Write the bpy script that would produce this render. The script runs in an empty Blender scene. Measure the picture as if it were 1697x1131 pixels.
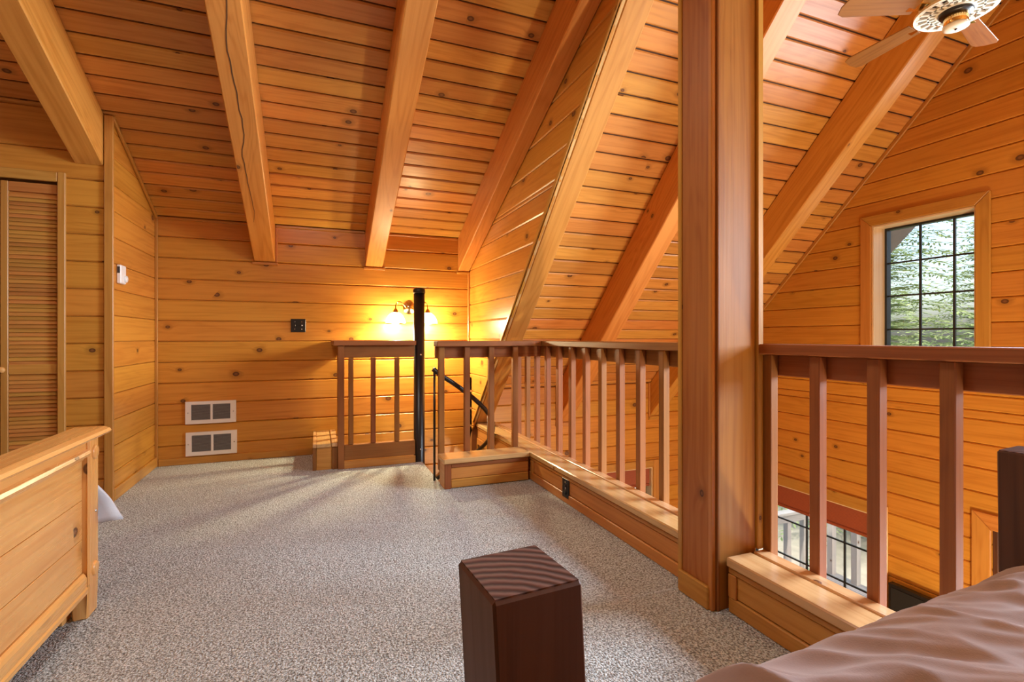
import bpy, bmesh, math, random
from mathutils import Vector, Matrix, noise
random.seed(7)
R = math.radians
scn = bpy.context.scene
COL = scn.collection

# ------------------------------------------------------------------ camera
# Loft: X runs along the back (dormer) wall, Y towards it, Z up; loft carpet is z = 0.
cam_d = bpy.data.cameras.new('camera')
cam = bpy.data.objects.new('camera', cam_d)
COL.objects.link(cam)
cam.location = (0, 0, 1.0)
cam.rotation_euler = (R(90), 0, R(-21.37))
cam_d.sensor_width = 36
cam_d.lens = 828 / 1697 * 36
cam_d.shift_y = -6.3 / 1697
cam_d.clip_start = 0.02
scn.camera = cam

# ------------------------------------------------------------------ world, sun, daylight, exposure
w = bpy.data.worlds.new('world')
scn.world = w
w.use_nodes = True
wn = w.node_tree
wn.nodes.clear()
wo = wn.nodes.new('ShaderNodeOutputWorld')
bg = wn.nodes.new('ShaderNodeBackground')
sky = wn.nodes.new('ShaderNodeTexSky')
sky.sky_type = 'NISHITA'
sky.sun_disc = False
sky.sun_elevation = R(42)
sky.sun_rotation = R(200)
sky.air_density = 1.0
sky.dust_density = 4.0
bg.inputs['Strength'].default_value = 0.5
wn.links.new(sky.outputs[0], bg.inputs[0])
wn.links.new(bg.outputs[0], wo.inputs[0])


def lamp(name, typ, loc, energy, color, rot=None, size=None, size_y=None, radius=None):
    d = bpy.data.lights.new(name, typ)
    d.energy = energy
    d.color = color
    if typ == 'AREA':
        d.shape = 'RECTANGLE'
        d.size = size
        d.size_y = size_y or size
    if radius is not None:
        d.shadow_soft_size = radius
    o = bpy.data.objects.new(name, d)
    COL.objects.link(o)
    o.location = loc
    if rot:
        o.rotation_euler = rot
    return o


sun = lamp('sun', 'SUN', (0, 0, 12), 3.4, (1.0, .95, .86), (0, 0, 0))
sun.rotation_euler = Vector((.62, .12, -.77)).to_track_quat('-Z', 'Y').to_euler()
sun.data.angle = R(2)
DAY = (.76, .87, 1.0)
WARM = (1.0, .66, .34)
# daylight through the tall windows of the far gable (right of the frame) 
dg = lamp('daylight_gable', 'AREA', (4.45, .8, 1.6), 290, DAY, (0, R(66), 0), 1.2, 1.55)
dg.data.spread = R(140)
lamp('lower_room_fill', 'AREA', (2.8, -2.3, -1.0), 55, DAY, (R(90), 0, 0), 2.2, 1.4)  # added soft fill from behind the camera in the lower room; no window there
lamp('daylight_lower', 'AREA', (4.42, 0.0, -1.3), 45, DAY, (0, R(90), 0), 1.6, 1.7)
lamp('loft_fill', 'AREA', (-.15, 1.95, 2.66), 22, (1.0, .95, .88), (0, 0, 0), .6, .6)  # added overhead fill to lift the carpet; no fixture hangs here
lamp('great_room_lamp', 'POINT', (2.6, .5, -1.5), 235, (1.0, .84, .50), radius=.12)
scn.view_settings.view_transform = 'Standard'
scn.view_settings.look = 'None'
scn.view_settings.exposure = 0.0
scn.view_settings.gamma = 1.0
scn.view_settings.use_curve_mapping = False
scn.cycles.use_denoising = True
scn.cycles.max_bounces = 10
scn.cycles.diffuse_bounces = 5
scn.cycles.sample_clamp_indirect = 6
scn.cycles.caustics_reflective = False
scn.cycles.caustics_refractive = False


# ------------------------------------------------------------------ materials
class NT:
    def __init__(s, name):
        s.m = bpy.data.materials.new(name)
        s.m.use_nodes = True
        s.t = s.m.node_tree
        s.t.nodes.clear()
        s.out = s.t.nodes.new('ShaderNodeOutputMaterial')

    def n(s, typ, **kw):
        nd = s.t.nodes.new(typ)
        for k, v in kw.items():
            if k.startswith('_'):
                setattr(nd, k[1:], v)
            else:
                s.set(nd.inputs[k.replace('__', ' ')], v)
        return nd

    def set(s, inp, v):
        if isinstance(v, bpy.types.NodeSocket):
            s.t.links.new(v, inp)
        else:
            inp.default_value = v

    def math(s, op, a, b=0.0, c=0.0):
        nd = s.t.nodes.new('ShaderNodeMath')
        nd.operation = op
        s.set(nd.inputs[0], a)
        s.set(nd.inputs[1], b)
        s.set(nd.inputs[2], c)
        return nd.outputs[0]

    def ramp(s, v, a, b, lo=0.0, hi=1.0):
        nd = s.t.nodes.new('ShaderNodeMapRange')
        nd.interpolation_type = 'SMOOTHSTEP'
        s.set(nd.inputs[0], v)
        s.set(nd.inputs[1], a)
        s.set(nd.inputs[2], b)
        s.set(nd.inputs[3], lo)
        s.set(nd.inputs[4], hi)
        return nd.outputs[0]

    def mix(s, f, a, b, blend='MIX'):
        nd = s.t.nodes.new('ShaderNodeMix')
        nd.data_type = 'RGBA'
        nd.blend_type = blend
        s.set(nd.inputs[0], f)
        s.set(nd.inputs[6], a)
        s.set(nd.inputs[7], b)
        return nd.outputs[2]

    def comb(s, x, y, z=0.0):
        nd = s.t.nodes.new('ShaderNodeCombineXYZ')
        s.set(nd.inputs[0], x)
        s.set(nd.inputs[1], y)
        s.set(nd.inputs[2], z)
        return nd.outputs[0]

    def bump(s, h, strength, dist):
        nd = s.n('ShaderNodeBump', Strength=strength, Distance=dist, Height=h)
        return nd.outputs[0]

    def principled(s, **kw):
        p = s.n('ShaderNodeBsdfPrincipled', **kw)
        s.t.links.new(p.outputs[0], s.out.inputs[0])
        return p


def c4(c):
    return (c[0], c[1], c[2], 1.0)


def wood(name, light, dark, knots=.13, rough=.36, vary=.10, knot_size=1.0, grain=1.0, ring=.5, coat=.12, hue=.022):
    """Softwood with grain along the U axis of the mesh's metre-scaled UVs, knots and a satin varnish."""
    k = NT(name)
    uv = k.n('ShaderNodeUVMap', _uv_map='UV')
    sep = k.n('ShaderNodeSeparateXYZ', Vector=uv.outputs[0])
    info = k.n('ShaderNodeObjectInfo')
    rnd = info.outputs['Random']
    u = k.math('ADD', sep.outputs[0], k.math('MULTIPLY', rnd, 41.3))
    v = k.math('ADD', sep.outputs[1], k.math('MULTIPLY', rnd, 17.7))
    vor = k.n('ShaderNodeTexVoronoi', _voronoi_dimensions='2D', Vector=k.comb(k.math('MULTIPLY', u, 5.2), k.math('MULTIPLY', v, 7.0)), Scale=1.0)
    cs = k.n('ShaderNodeSeparateColor', Color=vor.outputs['Color'])
    ex = k.math('LESS_THAN', cs.outputs[0], knots)
    rad = k.math('MULTIPLY_ADD', cs.outputs[1], .055 * knot_size, .045 * knot_size)
    dist = vor.outputs['Distance']
    near = k.math('MULTIPLY', ex, k.ramp(dist, .05, .42, 1.0, 0.0))
    warp = k.math('MULTIPLY', near, .020)
    vw = k.math('ADD', v, warp)
    n1 = k.n('ShaderNodeTexNoise', _noise_dimensions='2D', Vector=k.comb(k.math('MULTIPLY', u, 1.1 * grain), k.math('MULTIPLY', vw, 55 * grain)), Scale=1.0, Detail=4.0, Roughness=.6)
    n2 = k.n('ShaderNodeTexNoise', _noise_dimensions='2D', Vector=k.comb(k.math('MULTIPLY', u, .55), k.math('MULTIPLY', vw, 5.0)), Scale=1.0, Detail=2.0, Distortion=.3)
    rings = k.math('MULTIPLY_ADD', k.math('SINE', k.math('MULTIPLY', n2.outputs[0], 62.0)), .5, .5)
    n3 = k.n('ShaderNodeTexNoise', _noise_dimensions='2D', Vector=k.comb(k.math('MULTIPLY', u, .9), k.math('MULTIPLY', v, 2.2)), Scale=1.0, Detail=2.0)
    g = k.math('ADD', k.math('MULTIPLY', k.ramp(n1.outputs[0], .3, .72), .55), k.math('MULTIPLY', k.math('POWER', rings, 2.0), ring * .55))
    g = k.math('ADD', g, k.math('MULTIPLY_ADD', n3.outputs[0], .6, -.3))
    col = k.mix(k.ramp(g, 0.0, 1.15), c4(light), c4(dark))
    hsv = k.n('ShaderNodeHueSaturation', Color=col,
              Value=k.math('MULTIPLY_ADD', rnd, 2 * vary, 1 - vary),
              Hue=k.math('MULTIPLY_ADD', k.math('FRACT', k.math('MULTIPLY', rnd, 7.31)), hue, .5 - hue / 2))
    halo = k.math('MULTIPLY', ex, k.ramp(dist, k.math('MULTIPLY', rad, 1.1), k.math('MULTIPLY', rad, 2.6), .45, 0.0))
    col = k.mix(halo, hsv.outputs[0], c4([x * .55 for x in dark]))
    kn = k.math('MULTIPLY', ex, k.ramp(dist, k.math('MULTIPLY', rad, .75), rad, 1.0, 0.0))
    core = k.math('MULTIPLY', ex, k.ramp(dist, k.math('MULTIPLY', rad, .25), k.math('MULTIPLY', rad, .6), 1.0, 0.0))
    kc = k.mix(core, (.085, .026, .009, 1), (.19, .075, .028, 1))
    col = k.mix(k.math('MULTIPLY', kn, .92), col, kc)
    rg = k.math('MULTIPLY_ADD', n1.outputs[0], .16, rough - .08)
    p = k.principled(Base__Color=col, Roughness=rg)
    p.inputs['Specular IOR Level'].default_value = .42
    p.inputs['Coat Weight'].default_value = coat
    p.inputs['Coat Roughness'].default_value = .22
    k.set(p.inputs['Normal'], k.bump(g, .10, .002))
    return k.m


def plain(name, color, rough=.5, metal=0.0, emit=None, strength=0.0, spec=.5, noise_amt=0.0, scale=30):
    k = NT(name)
    col = c4(color)
    if noise_amt:
        tc = k.n('ShaderNodeTexCoord')
        nz = k.n('ShaderNodeTexNoise', Vector=tc.outputs['Object'], Scale=scale, Detail=3.0)
        col = k.mix(nz.outputs[0], c4([x * (1 - noise_amt) for x in color]), c4([min(1, x * (1 + noise_amt)) for x in color]))
    p = k.principled(Base__Color=col, Roughness=rough, Metallic=metal)
    p.inputs['Specular IOR Level'].default_value = spec
    if emit:
        p.inputs['Emission Color'].default_value = c4(emit)
        p.inputs['Emission Strength'].default_value = strength
    return k.m


M = {}
M['pine_wall'] = wood('pine_wall', (.61, .272, .042), (.47, .180, .022), knots=.125, rough=.34, vary=.06, knot_size=1.55, hue=.012)
M['pine_ceiling'] = wood('pine_ceiling', (.64, .300, .070), (.48, .190, .036), knots=.17, rough=.36, vary=.13, knot_size=1.4)
M['fir_beam'] = wood('fir_beam', (.64, .290, .062), (.51, .198, .032), knots=.035, rough=.42, vary=.05, grain=.8, ring=.7, coat=.03)
M['trim_wood'] = wood('trim_wood', (.54, .250, .052), (.42, .165, .028), knots=.03, rough=.34, vary=.08)
M['rail_wood'] = wood('rail_wood', (.30, .110, .028), (.210, .068, .015), knots=.0, rough=.46, coat=.0, vary=.07, grain=1.3)
M['post_wood'] = wood('post_wood', (.41, .165, .033), (.31, .102, .016), knots=.12, rough=.5, vary=.04, coat=0)
M['curb_pine'] = wood('curb_pine', (.58, .27, .06), (.45, .18, .032), knots=.10, rough=.34, vary=.05, knot_size=1.3)
M['cap_wood'] = wood('cap_wood', (.66, .40, .18), (.54, .29, .115), knots=.03, rough=.24, vary=.05, coat=.7)
M['bed_pine'] = wood('bed_pine', (.78, .42, .135), (.66, .29, .075), knots=.16, rough=.28, vary=.015, knot_size=1.4, coat=.3, hue=.003)
M['closet_wood'] = wood('closet_wood', (.54, .255, .058), (.42, .165, .030), knots=.0, rough=.42, vary=.13, coat=.03)
M['redwood'] = wood('redwood', (.095, .030, .012), (.050, .014, .006), knots=.0, rough=.55, vary=.03, grain=.9, ring=.6, coat=0)
M['pale_jamb'] = wood('pale_jamb', (.80, .62, .38), (.70, .48, .26), knots=.06, rough=.4, vary=.03)
M['deck_wood'] = wood('deck_wood', (.50, .46, .41), (.40, .36, .31), knots=.05, rough=.7, vary=.1, coat=0)
M['lower_floor'] = wood('lower_floor_wood', (.50, .30, .14), (.36, .19, .08), knots=.05, rough=.35)
M['dark_gap'] = plain('dark_backing', (.10, .045, .015), .8)
M['wall_backing'] = plain('wall_backing', (.30, .12, .03), .7)
M['black_metal'] = plain('black_painted_metal', (.012, .010, .010), .32, 0.0, spec=.5)
M['black_plastic'] = plain('black_plastic', (.012, .011, .011), .35)
M['black_frame'] = plain('black_window_bar', (.012, .016, .018), .4)
M['screen'] = plain('dark_screen', (.020, .021, .023), .22)
M['brass'] = plain('polished_brass', (.80, .52, .20), .16, 1.0)
M['chrome_brass'] = plain('pale_polished_brass', (.88, .70, .42), .10, 1.0)
M['white_metal'] = plain('white_enamel', (.80, .74, .68), .4)
M['cream'] = plain('cream_enamel', (.82, .78, .66), .35)
M['grille_grey'] = plain('grey_grille', (.26, .25, .25), .45, .5)
M['vent_dark'] = plain('dark_vent_interior', (.03, .03, .035), .6)
M['white_plastic'] = plain('white_plastic', (.80, .78, .76), .4)
M['steel'] = plain('steel', (.6, .6, .6), .25, 1.0)
M['ground'] = plain('dry_ground', (.50, .45, .36), .95, noise_amt=.35, scale=4)
M['rock'] = plain('pale_rock', (.48, .46, .43), .9, noise_amt=.25, scale=9)
M['bark'] = plain('bark', (.09, .06, .04), .9)
M['shingle'] = plain('grey_soffit', (.20, .18, .16), .8, noise_amt=.2, scale=14)


def fabric(name, a, b, scale=1.0):
    k = NT(name)
    tc = k.n('ShaderNodeTexCoord')
    n1 = k.n('ShaderNodeTexNoise', Vector=tc.outputs['Object'], Scale=5 * scale, Detail=4.0)
    n2 = k.n('ShaderNodeTexNoise', Vector=tc.outputs['Object'], Scale=420 * scale, Detail=1.0)
    col = k.mix(k.ramp(n1.outputs[0], .35, .65), c4(a), c4(b))
    p = k.principled(Base__Color=col, Roughness=.85)
    p.inputs['Specular IOR Level'].default_value = .15
    p.inputs['Sheen Weight'].default_value = .25
    k.set(p.inputs['Normal'], k.bump(n2.outputs[0], .25, .001))
    return k.m


M['duvet'] = fabric('mauve_duvet_cotton', (.43, .34, .35), (.36, .28, .28))
M['comforter'] = fabric('pale_comforter_cotton', (.70, .73, .80), (.62, .66, .74))
M['sheet'] = fabric('white_sheet', (.80, .79, .77), (.74, .72, .70))


def carpet_mat():
    k = NT('taupe_cut_pile_carpet')
    tc = k.n('ShaderNodeTexCoord')
    vec = tc.outputs['Object']
    n1 = k.n('ShaderNodeTexNoise', Vector=vec, Scale=135.0, Detail=2.5, Roughness=.65)
    n2 = k.n('ShaderNodeTexNoise', Vector=vec, Scale=2.2, Detail=2.0)
    vo = k.n('ShaderNodeTexVoronoi', Vector=vec, Scale=165.0)
    f = k.ramp(n1.outputs[0], .34, .66)
    col = k.mix(f, (.18, .180, .168, 1), (.86, .930, .95, 1))
    col = k.mix(k.math('MULTIPLY', k.ramp(n2.outputs[0], .35, .7), .22), col, (.46, .45, .43, 1))
    p = k.principled(Base__Color=col, Roughness=.95)
    p.inputs['Specular IOR Level'].default_value = .08
    p.inputs['Sheen Weight'].default_value = .2
    h = k.math('ADD', n1.outputs[0], k.math('MULTIPLY', vo.outputs['Distance'], -.6))
    k.set(p.inputs['Normal'], k.bump(h, .9, .012))
    return k.m


M['carpet'] = carpet_mat()


def blind_mat():
    k = NT('woven_red_brown_blind')
    tc = k.n('ShaderNodeTexCoord')
    sp = k.n('ShaderNodeSeparateXYZ', Vector=tc.outputs['Object'])
    wv = k.math('MULTIPLY_ADD', k.math('SINE', k.math('MULTIPLY', sp.outputs[2], 620.0)), .5, .5)
    nz = k.n('ShaderNodeTexNoise', Vector=tc.outputs['Object'], Scale=60.0, Detail=2.0)
    col = k.mix(k.math('MULTIPLY', wv, nz.outputs[0]), (.36, .085, .035, 1), (.20, .045, .022, 1))
    k.principled(Base__Color=col, Roughness=.7)
    return k.m


M['blind'] = blind_mat()


def glass_mat():
    k = NT('window_glass')
    tr = k.n('ShaderNodeBsdfTransparent', Color=(.97, .98, .98, 1))
    gl = k.n('ShaderNodeBsdfGlossy', Color=(1, 1, 1, 1), Roughness=.02)
    fr = k.n('ShaderNodeFresnel', IOR=1.3)
    mx = k.n('ShaderNodeMixShader')
    k.set(mx.inputs[0], fr.outputs[0])
    k.t.links.new(tr.outputs[0], mx.inputs[1])
    k.t.links.new(gl.outputs[0], mx.inputs[2])
    k.t.links.new(mx.outputs[0], k.out.inputs[0])
    return k.m


M['glass'] = glass_mat()


def shade_mat():
    k = NT('lit_frosted_glass')
    ts = k.n('ShaderNodeBsdfTransparent', Color=(1.0, .96, .88, 1))
    td = k.n('ShaderNodeBsdfTranslucent', Color=(.95, .90, .82, 1))
    tl = k.n('ShaderNodeMixShader', Fac=.55)
    k.t.links.new(ts.outputs[0], tl.inputs[1])
    k.t.links.new(td.outputs[0], tl.inputs[2])
    em = k.n('ShaderNodeEmission', Color=(1.0, .83, .58, 1), Strength=1.5)
    ad = k.n('ShaderNodeAddShader')
    k.t.links.new(tl.outputs[0], ad.inputs[0])
    k.t.links.new(em.outputs[0], ad.inputs[1])
    k.t.links.new(ad.outputs[0], k.out.inputs[0])
    return k.m


M['shade'] = shade_mat()


def leaf_mat(name, a, b):
    k = NT(name)
    g = k.n('ShaderNodeNewGeometry')
    col = k.mix(g.outputs['Random Per Island'], c4(a), c4(b))
    df = k.n('ShaderNodeBsdfDiffuse', Color=col)
    tl = k.n('ShaderNodeBsdfTranslucent', Color=col)
    mx = k.n('ShaderNodeMixShader', Fac=.4)
    k.t.links.new(df.outputs[0], mx.inputs[1])
    k.t.links.new(tl.outputs[0], mx.inputs[2])
    k.t.links.new(mx.outputs[0], k.out.inputs[0])
    return k.m


M['needles'] = leaf_mat('conifer_needles', (.16, .25, .10), (.44, .52, .26))
M['bush'] = leaf_mat('shrub_leaves', (.40, .44, .18), (.74, .70, .40))

# ------------------------------------------------------------------ object helpers
WL = {}


def props(o, label=None, cat=None, group=None, kind=None):
    if label:
        o['label'] = label
    if cat:
        o['category'] = cat
    if group:
        o['group'] = group
    if kind:
        o['kind'] = kind
    return o


def empty(name, loc, label=None, cat=None, group=None, kind=None):
    o = bpy.data.objects.new(name, None)
    o.empty_display_size = .1
    COL.objects.link(o)
    o.location = loc
    WL[o] = Vector(loc)
    return props(o, label, cat, group, kind)


def mesh_obj(name, verts, faces, mat, parent=None, grain=(1, 0, 0), bevel=0.0, smooth=False, seg=1):
    """World-space verts -> one mesh object (origin at its own centre), UVs in metres with U along the grain."""
    bm = bmesh.new()
    vs = [bm.verts.new(v) for v in verts]
    for f in faces:
        try:
            bm.faces.new([vs[i] for i in f])
        except ValueError:
            pass
    bmesh.ops.recalc_face_normals(bm, faces=bm.faces)
    if bevel:
        bmesh.ops.bevel(bm, geom=list(bm.edges), offset=bevel, segments=seg, affect='EDGES', profile=.6, clamp_overlap=True)
    g = Vector(grain).normalized()
    lay = bm.loops.layers.uv.new('UV')
    ru, rv = random.uniform(0, 50), random.uniform(0, 50)
    bm.normal_update()
    for f in bm.faces:
        n = f.normal
        if abs(n.dot(g)) > .9:
            a = g.orthogonal().normalized()
            b = n.cross(a)
            for l in f.loops:
                l[lay].uv = (l.vert.co.dot(a) * .3 + ru, l.vert.co.dot(b) + rv)
        else:
            b = n.cross(g)
            b.normalize()
            s = 1 if abs(b.z) < .5 or b.z > 0 else -1
            for l in f.loops:
                l[lay].uv = (l.vert.co.dot(g) + ru, s * l.vert.co.dot(b) + rv)
        f.smooth = smooth
    c = Vector((0, 0, 0))
    for v in bm.verts:
        c += v.co
    c /= max(1, len(bm.verts))
    for v in bm.verts:
        v.co -= c
    me = bpy.data.meshes.new(name)
    bm.to_mesh(me)
    bm.free()
    me.materials.append(M[mat] if isinstance(mat, str) else mat)
    o = bpy.data.objects.new(name, me)
    COL.objects.link(o)
    if parent is not None:
        o.parent = parent
        o.location = c - WL[parent]
    else:
        o.location = c
    WL[o] = c
    return o


BOXF = [(0, 1, 2, 3), (4, 7, 6, 5), (0, 4, 5, 1), (1, 5, 6, 2), (2, 6, 7, 3), (3, 7, 4, 0)]


def boxv(x0, x1, y0, y1, z0, z1):
    return [(x0, y0, z0), (x1, y0, z0), (x1, y1, z0), (x0, y1, z0), (x0, y0, z1), (x1, y0, z1), (x1, y1, z1), (x0, y1, z1)]


def box(name, x0, x1, y0, y1, z0, z1, mat, parent=None, grain=None, bevel=.003):
    if grain is None:
        d = [x1 - x0, y1 - y0, z1 - z0]
        i = d.index(max(d))
        grain = [(1, 0, 0), (0, 1, 0), (0, 0, 1)][i]
    return mesh_obj(name, boxv(x0, x1, y0, y1, z0, z1), BOXF, mat, parent, grain, bevel)


def boxes(name, lst, mat, parent=None, grain=(1, 0, 0), bevel=0.0):
    v, f = [], []
    for b in lst:
        n = len(v)
        v += boxv(*b)
        f += [tuple(i + n for i in q) for q in BOXF]
    return mesh_obj(name, v, f, mat, parent, grain, bevel)


def copy_to(src, loc, parent=None):
    """Copy of a part that shares its mesh; loc is the world location of its centre."""
    o = src.copy()
    COL.objects.link(o)
    p = parent if parent is not None else src.parent
    o.parent = p
    o.location = Vector(loc) - (WL[p] if p else Vector((0, 0, 0)))
    WL[o] = Vector(loc)
    return o


def tube_geo(path, rad, seg=12, closed=False):
    v, f = [], []
    P = [Vector(p) for p in path]
    n = len(P)
    rr = rad if isinstance(rad, (list, tuple)) else [rad] * n
    up = None
    for i, p in enumerate(P):
        t = (P[min(i + 1, n - 1)] - P[max(i - 1, 0)]).normalized()
        if up is None:
            up = t.orthogonal().normalized()
        up = (up - t * up.dot(t)).normalized()
        sd = t.cross(up)
        for k in range(seg):
            a = 2 * math.pi * k / seg
            v.append(p + (up * math.cos(a) + sd * math.sin(a)) * rr[i])
    for i in range(n - 1):
        for k in range(seg):
            f.append((i * seg + k, i * seg + (k + 1) % seg, (i + 1) * seg + (k + 1) % seg, (i + 1) * seg + k))
    f.append(tuple(range(seg)))
    f.append(tuple((n - 1) * seg + k for k in range(seg)))
    return v, f


def tube(name, path, rad, mat, parent=None, seg=12, smooth=True):
    v, f = tube_geo(path, rad, seg)
    return mesh_obj(name, v, f, mat, parent, (0, 0, 1), 0, smooth)


def lathe(name, prof, c, mat, parent=None, seg=28, axis='Z', smooth=True, close=False):
    """prof: (radius, height) list revolved about an axis through c."""
    v, f = [], []
    n = len(prof)
    for r, h in prof:
        for k in range(seg):
            a = 2 * math.pi * k / seg
            x, y = max(r, 1e-4) * math.cos(a), max(r, 1e-4) * math.sin(a)
            p = (x, y, h) if axis == 'Z' else ((x, h, y) if axis == 'Y' else (h, x, y))
            v.append((c[0] + p[0], c[1] + p[1], c[2] + p[2]))
    m = n if close else n - 1
    for i in range(m):
        j = (i + 1) % n
        for k in range(seg):
            f.append((i * seg + k, i * seg + (k + 1) % seg, j * seg + (k + 1) % seg, j * seg + k))
    return mesh_obj(name, v, f, mat, parent, (0, 0, 1), 0, smooth)


def prism(name, poly, d, mat, parent=None, grain=(1, 0, 0), bevel=0.0):
    """poly: coplanar world points, extruded by vector d."""
    n = len(poly)
    d = Vector(d)
    v = [Vector(p) for p in poly] + [Vector(p) + d for p in poly]
    f = [tuple(range(n)), tuple(range(2 * n - 1, n - 1, -1))] + [(i, (i + 1) % n, n + (i + 1) % n, n + i) for i in range(n)]
    return mesh_obj(name, v, f, mat, parent, grain, bevel)


def board(parent, O, U, V, N, uL0, uR0, uL1, uR1, v0, v1, mat, t=.016, gap=.0026, ch=.0075, name='board'):
    """One tongue-and-groove board with chamfered long edges; face lies in the plane of O, N points into the room."""
    O, U, V, N = Vector(O), Vector(U), Vector(V), Vector(N)
    lerp = lambda a, b, s: a + (b - a) * s
    h = v1 - v0
    if h < .012:
        return None
    a, b = v0 + gap / 2, v1 - gap / 2
    ca, cb = a + min(ch, h * .2), b - min(ch, h * .2)

    def pt(v, side, n):
        s = (v - v0) / h
        u = lerp(uL0, uL1, s) if side == 0 else lerp(uR0, uR1, s)
        return O + U * u + V * v + N * n
    vs = []
    for (lo, hi, n) in ((a, b, -t), (a, b, -ch), (ca, cb, 0.0)):
        vs += [pt(lo, 0, n), pt(lo, 1, n), pt(hi, 1, n), pt(hi, 0, n)]
    fs = [(8, 9, 10, 11), (4, 5, 9, 8), (10, 6, 7, 11)[0:4], (0, 1, 5, 4), (2, 3, 7, 6), (0, 3, 2, 1), (0, 4, 8, 11, 7, 3), (1, 2, 6, 10, 9, 5)]
    return mesh_obj(name, vs, fs, mat, parent, U)


def board_wall(parent, O, U, V, N, joints, bound, mat, holes=(), **kw):
    """Rows of boards between joints; bound(v) -> (uL, uR); holes are (u0, u1, v0, v1) openings."""
    for v0, v1 in zip(joints[:-1], joints[1:]):
        L0, R0 = bound(v0 + 1e-5)
        L1, R1 = bound(v1 - 1e-5)
        if max(R0 - L0, R1 - L1) < .02:
            continue
        hs = sorted(h for h in holes if h[2] < v1 - .002 and h[3] > v0 + .002)
        cuts = [None]
        for h in hs:
            cuts += [h[0], h[1]]
        cuts.append(None)
        for i in range(len(cuts) - 1):
            a, b = cuts[i], cuts[i + 1]
            aL = (L0, L1) if a is None else (a, a)
            bR = (R0, R1) if b is None else (b, b)
            if i % 2 == 0:
                board(parent, O, U, V, N, aL[0], bR[0], aL[1], bR[1], v0, v1, mat, **kw)
            else:
                h = hs[i // 2]
                if h[2] > v0 + .012:
                    board(parent, O, U, V, N, a, b, a, b, v0, h[2], mat, **kw)
                if h[3] < v1 - .012:
                    board(parent, O, U, V, N, a, b, a, b, h[3], v1, mat, **kw)


# ------------------------------------------------------------------ geometry of the house
YB, XP, XC, XG, YE = 4.59, -1.157, 1.36, 4.13, 4.50      # back wall, partition, dormer cheek, gable, eave wall
YCL = 3.70                                                # closet front
TD, ZB, ZR = .46, 1.936, 1.62                             # dormer slope, ceiling and rafter-bottom heights at the back wall
CD, SD = math.cos(math.atan(TD)), math.sin(math.atan(TD))
K1, K2, YR = 4.645, 5.01, 1.30                            # main roof: rafter bottoms y+z=K1, boards y+z=K2, ridge
XL, YF, ZL = -3.2, -2.35, -2.45                           # left gable, front wall, lower floor
Q = math.sqrt(.5)
dz = lambda y: ZB + TD * (YB - y)

# carpeted loft floor with the stair opening
FLOOR = boxes('floor', [(XL, 1.42, YF, 3.21, -.24, 0), (XL, .79, 3.21, 4.0, -.24, 0), (.79, 1.42, 3.21, 3.37, -.24, 0), (XL, .0, 4.0, YB + .02, -.24, 0), (0, .15, 4.0, YB + .02, -.24, 0)], 'carpet')
props(FLOOR, 'taupe flecked cut pile carpet covering the loft floor', 'carpet', kind='structure')
# bring the floor's origin to the world origin so that the carpet texture scale stays put
lf = boxes('lower_floor', [(XL, XG + .2, YF, YE + .1, ZL - .1, ZL)], 'lower_floor')
props(lf, 'wooden floor of the room below the loft', 'floor', kind='structure')

# back wall of the dormer
WB = boxes('wall_back', [(-3.3, 1.5, YB + .016, YB + .12, ZL, 2.05)], 'wall_backing')
props(WB, 'knotty pine back wall with two heater grilles and a sconce', 'wall', kind='structure')
jb = [-.015 + .1635 * n for n in range(-7, 12)] + [ZB]
board_wall(WB, (0, YB, 0), (1, 0, 0), (0, 0, 1), (0, -1, 0), [j for j in jb if j < .1 or j == jb[7]][:8],
           lambda v: (.16, XC), 'pine_wall')
board_wall(WB, (0, YB, 0), (1, 0, 0), (0, 0, 1), (0, -1, 0), jb[7:], lambda v: (XP, XC), 'pine_wall')

# closet side partition
WP = prism('wall_partition', [(XP - .016, YCL + .02, 0), (XP - .016, YB, 0), (XP - .016, YB, ZB), (XP - .016, YCL + .02, dz(YCL))], (-.04, 0, 0), 'wall_backing')
props(WP, 'pine board closet side wall with sloping top', 'wall', kind='structure')
jp = sorted([.01 + .1605 * n for n in range(0, 13)] + [ZB, dz(YCL) - .002, 2.10, 2.26])
board_wall(WP, (XP, 0, 0), (0, 1, 0), (0, 0, 1), (1, 0, 0), [j for j in jp if j != .01 + .1605 * 12],
           lambda v: (YCL, YB if v <= ZB else YB - (v - ZB) / TD), 'pine_wall', gap=.0025, ch=.004)
pt = empty('trim_1', (XP, YCL, 0), 'corner board and mouldings of the closet side wall', 'trim', kind='structure')
box('corner_board', -1.188, -1.142, YCL - .018, YCL + .004, 0, dz(YCL) - .01, 'trim_wood', pt)
box('corner_moulding', XP, XP + .018, YB - .018, YB, 0, ZB, 'trim_wood', pt)
box('base_moulding', XP, XP + .014, YCL + .02, YB, 0, .075, 'trim_wood', pt)
prism('slope_moulding', [(XP, YCL, dz(YCL) - .028), (XP, YB, ZB - .028), (XP, YB, ZB - .002), (XP, YCL, dz(YCL) - .002)], (.018, 0, 0), 'trim_wood', pt, (0, 1, -.46), .004)
box('base_board', XP + .02, -.03, YB - .012, YB, 0, .055, 'trim_wood', pt)

# closet front wall
WCF = boxes('wall_closet', [(XL, -2.2, YCL + .016, YCL + .06, 0, 2.30), (-2.2, -1.41, YCL + .016, YCL + .06, 1.93, 2.30), (-1.41, XP - .02, YCL + .016, YCL + .06, 0, 2.30)], 'wall_backing')
props(WCF, 'pine board closet front wall around the louvred door', 'wall', kind='structure')
jc = [-.02 + .1635 * n for n in range(0, 15)]
jc[0] = 0
jc[-1] = dz(YCL) - .004
board_wall(WCF, (0, YCL, 0), (1, 0, 0), (0, 0, 1), (0, -1, 0), jc, lambda v: (XL, -1.185), 'pine_wall', holes=[(-2.2, -1.405, -.1, 1.925)])

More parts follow.
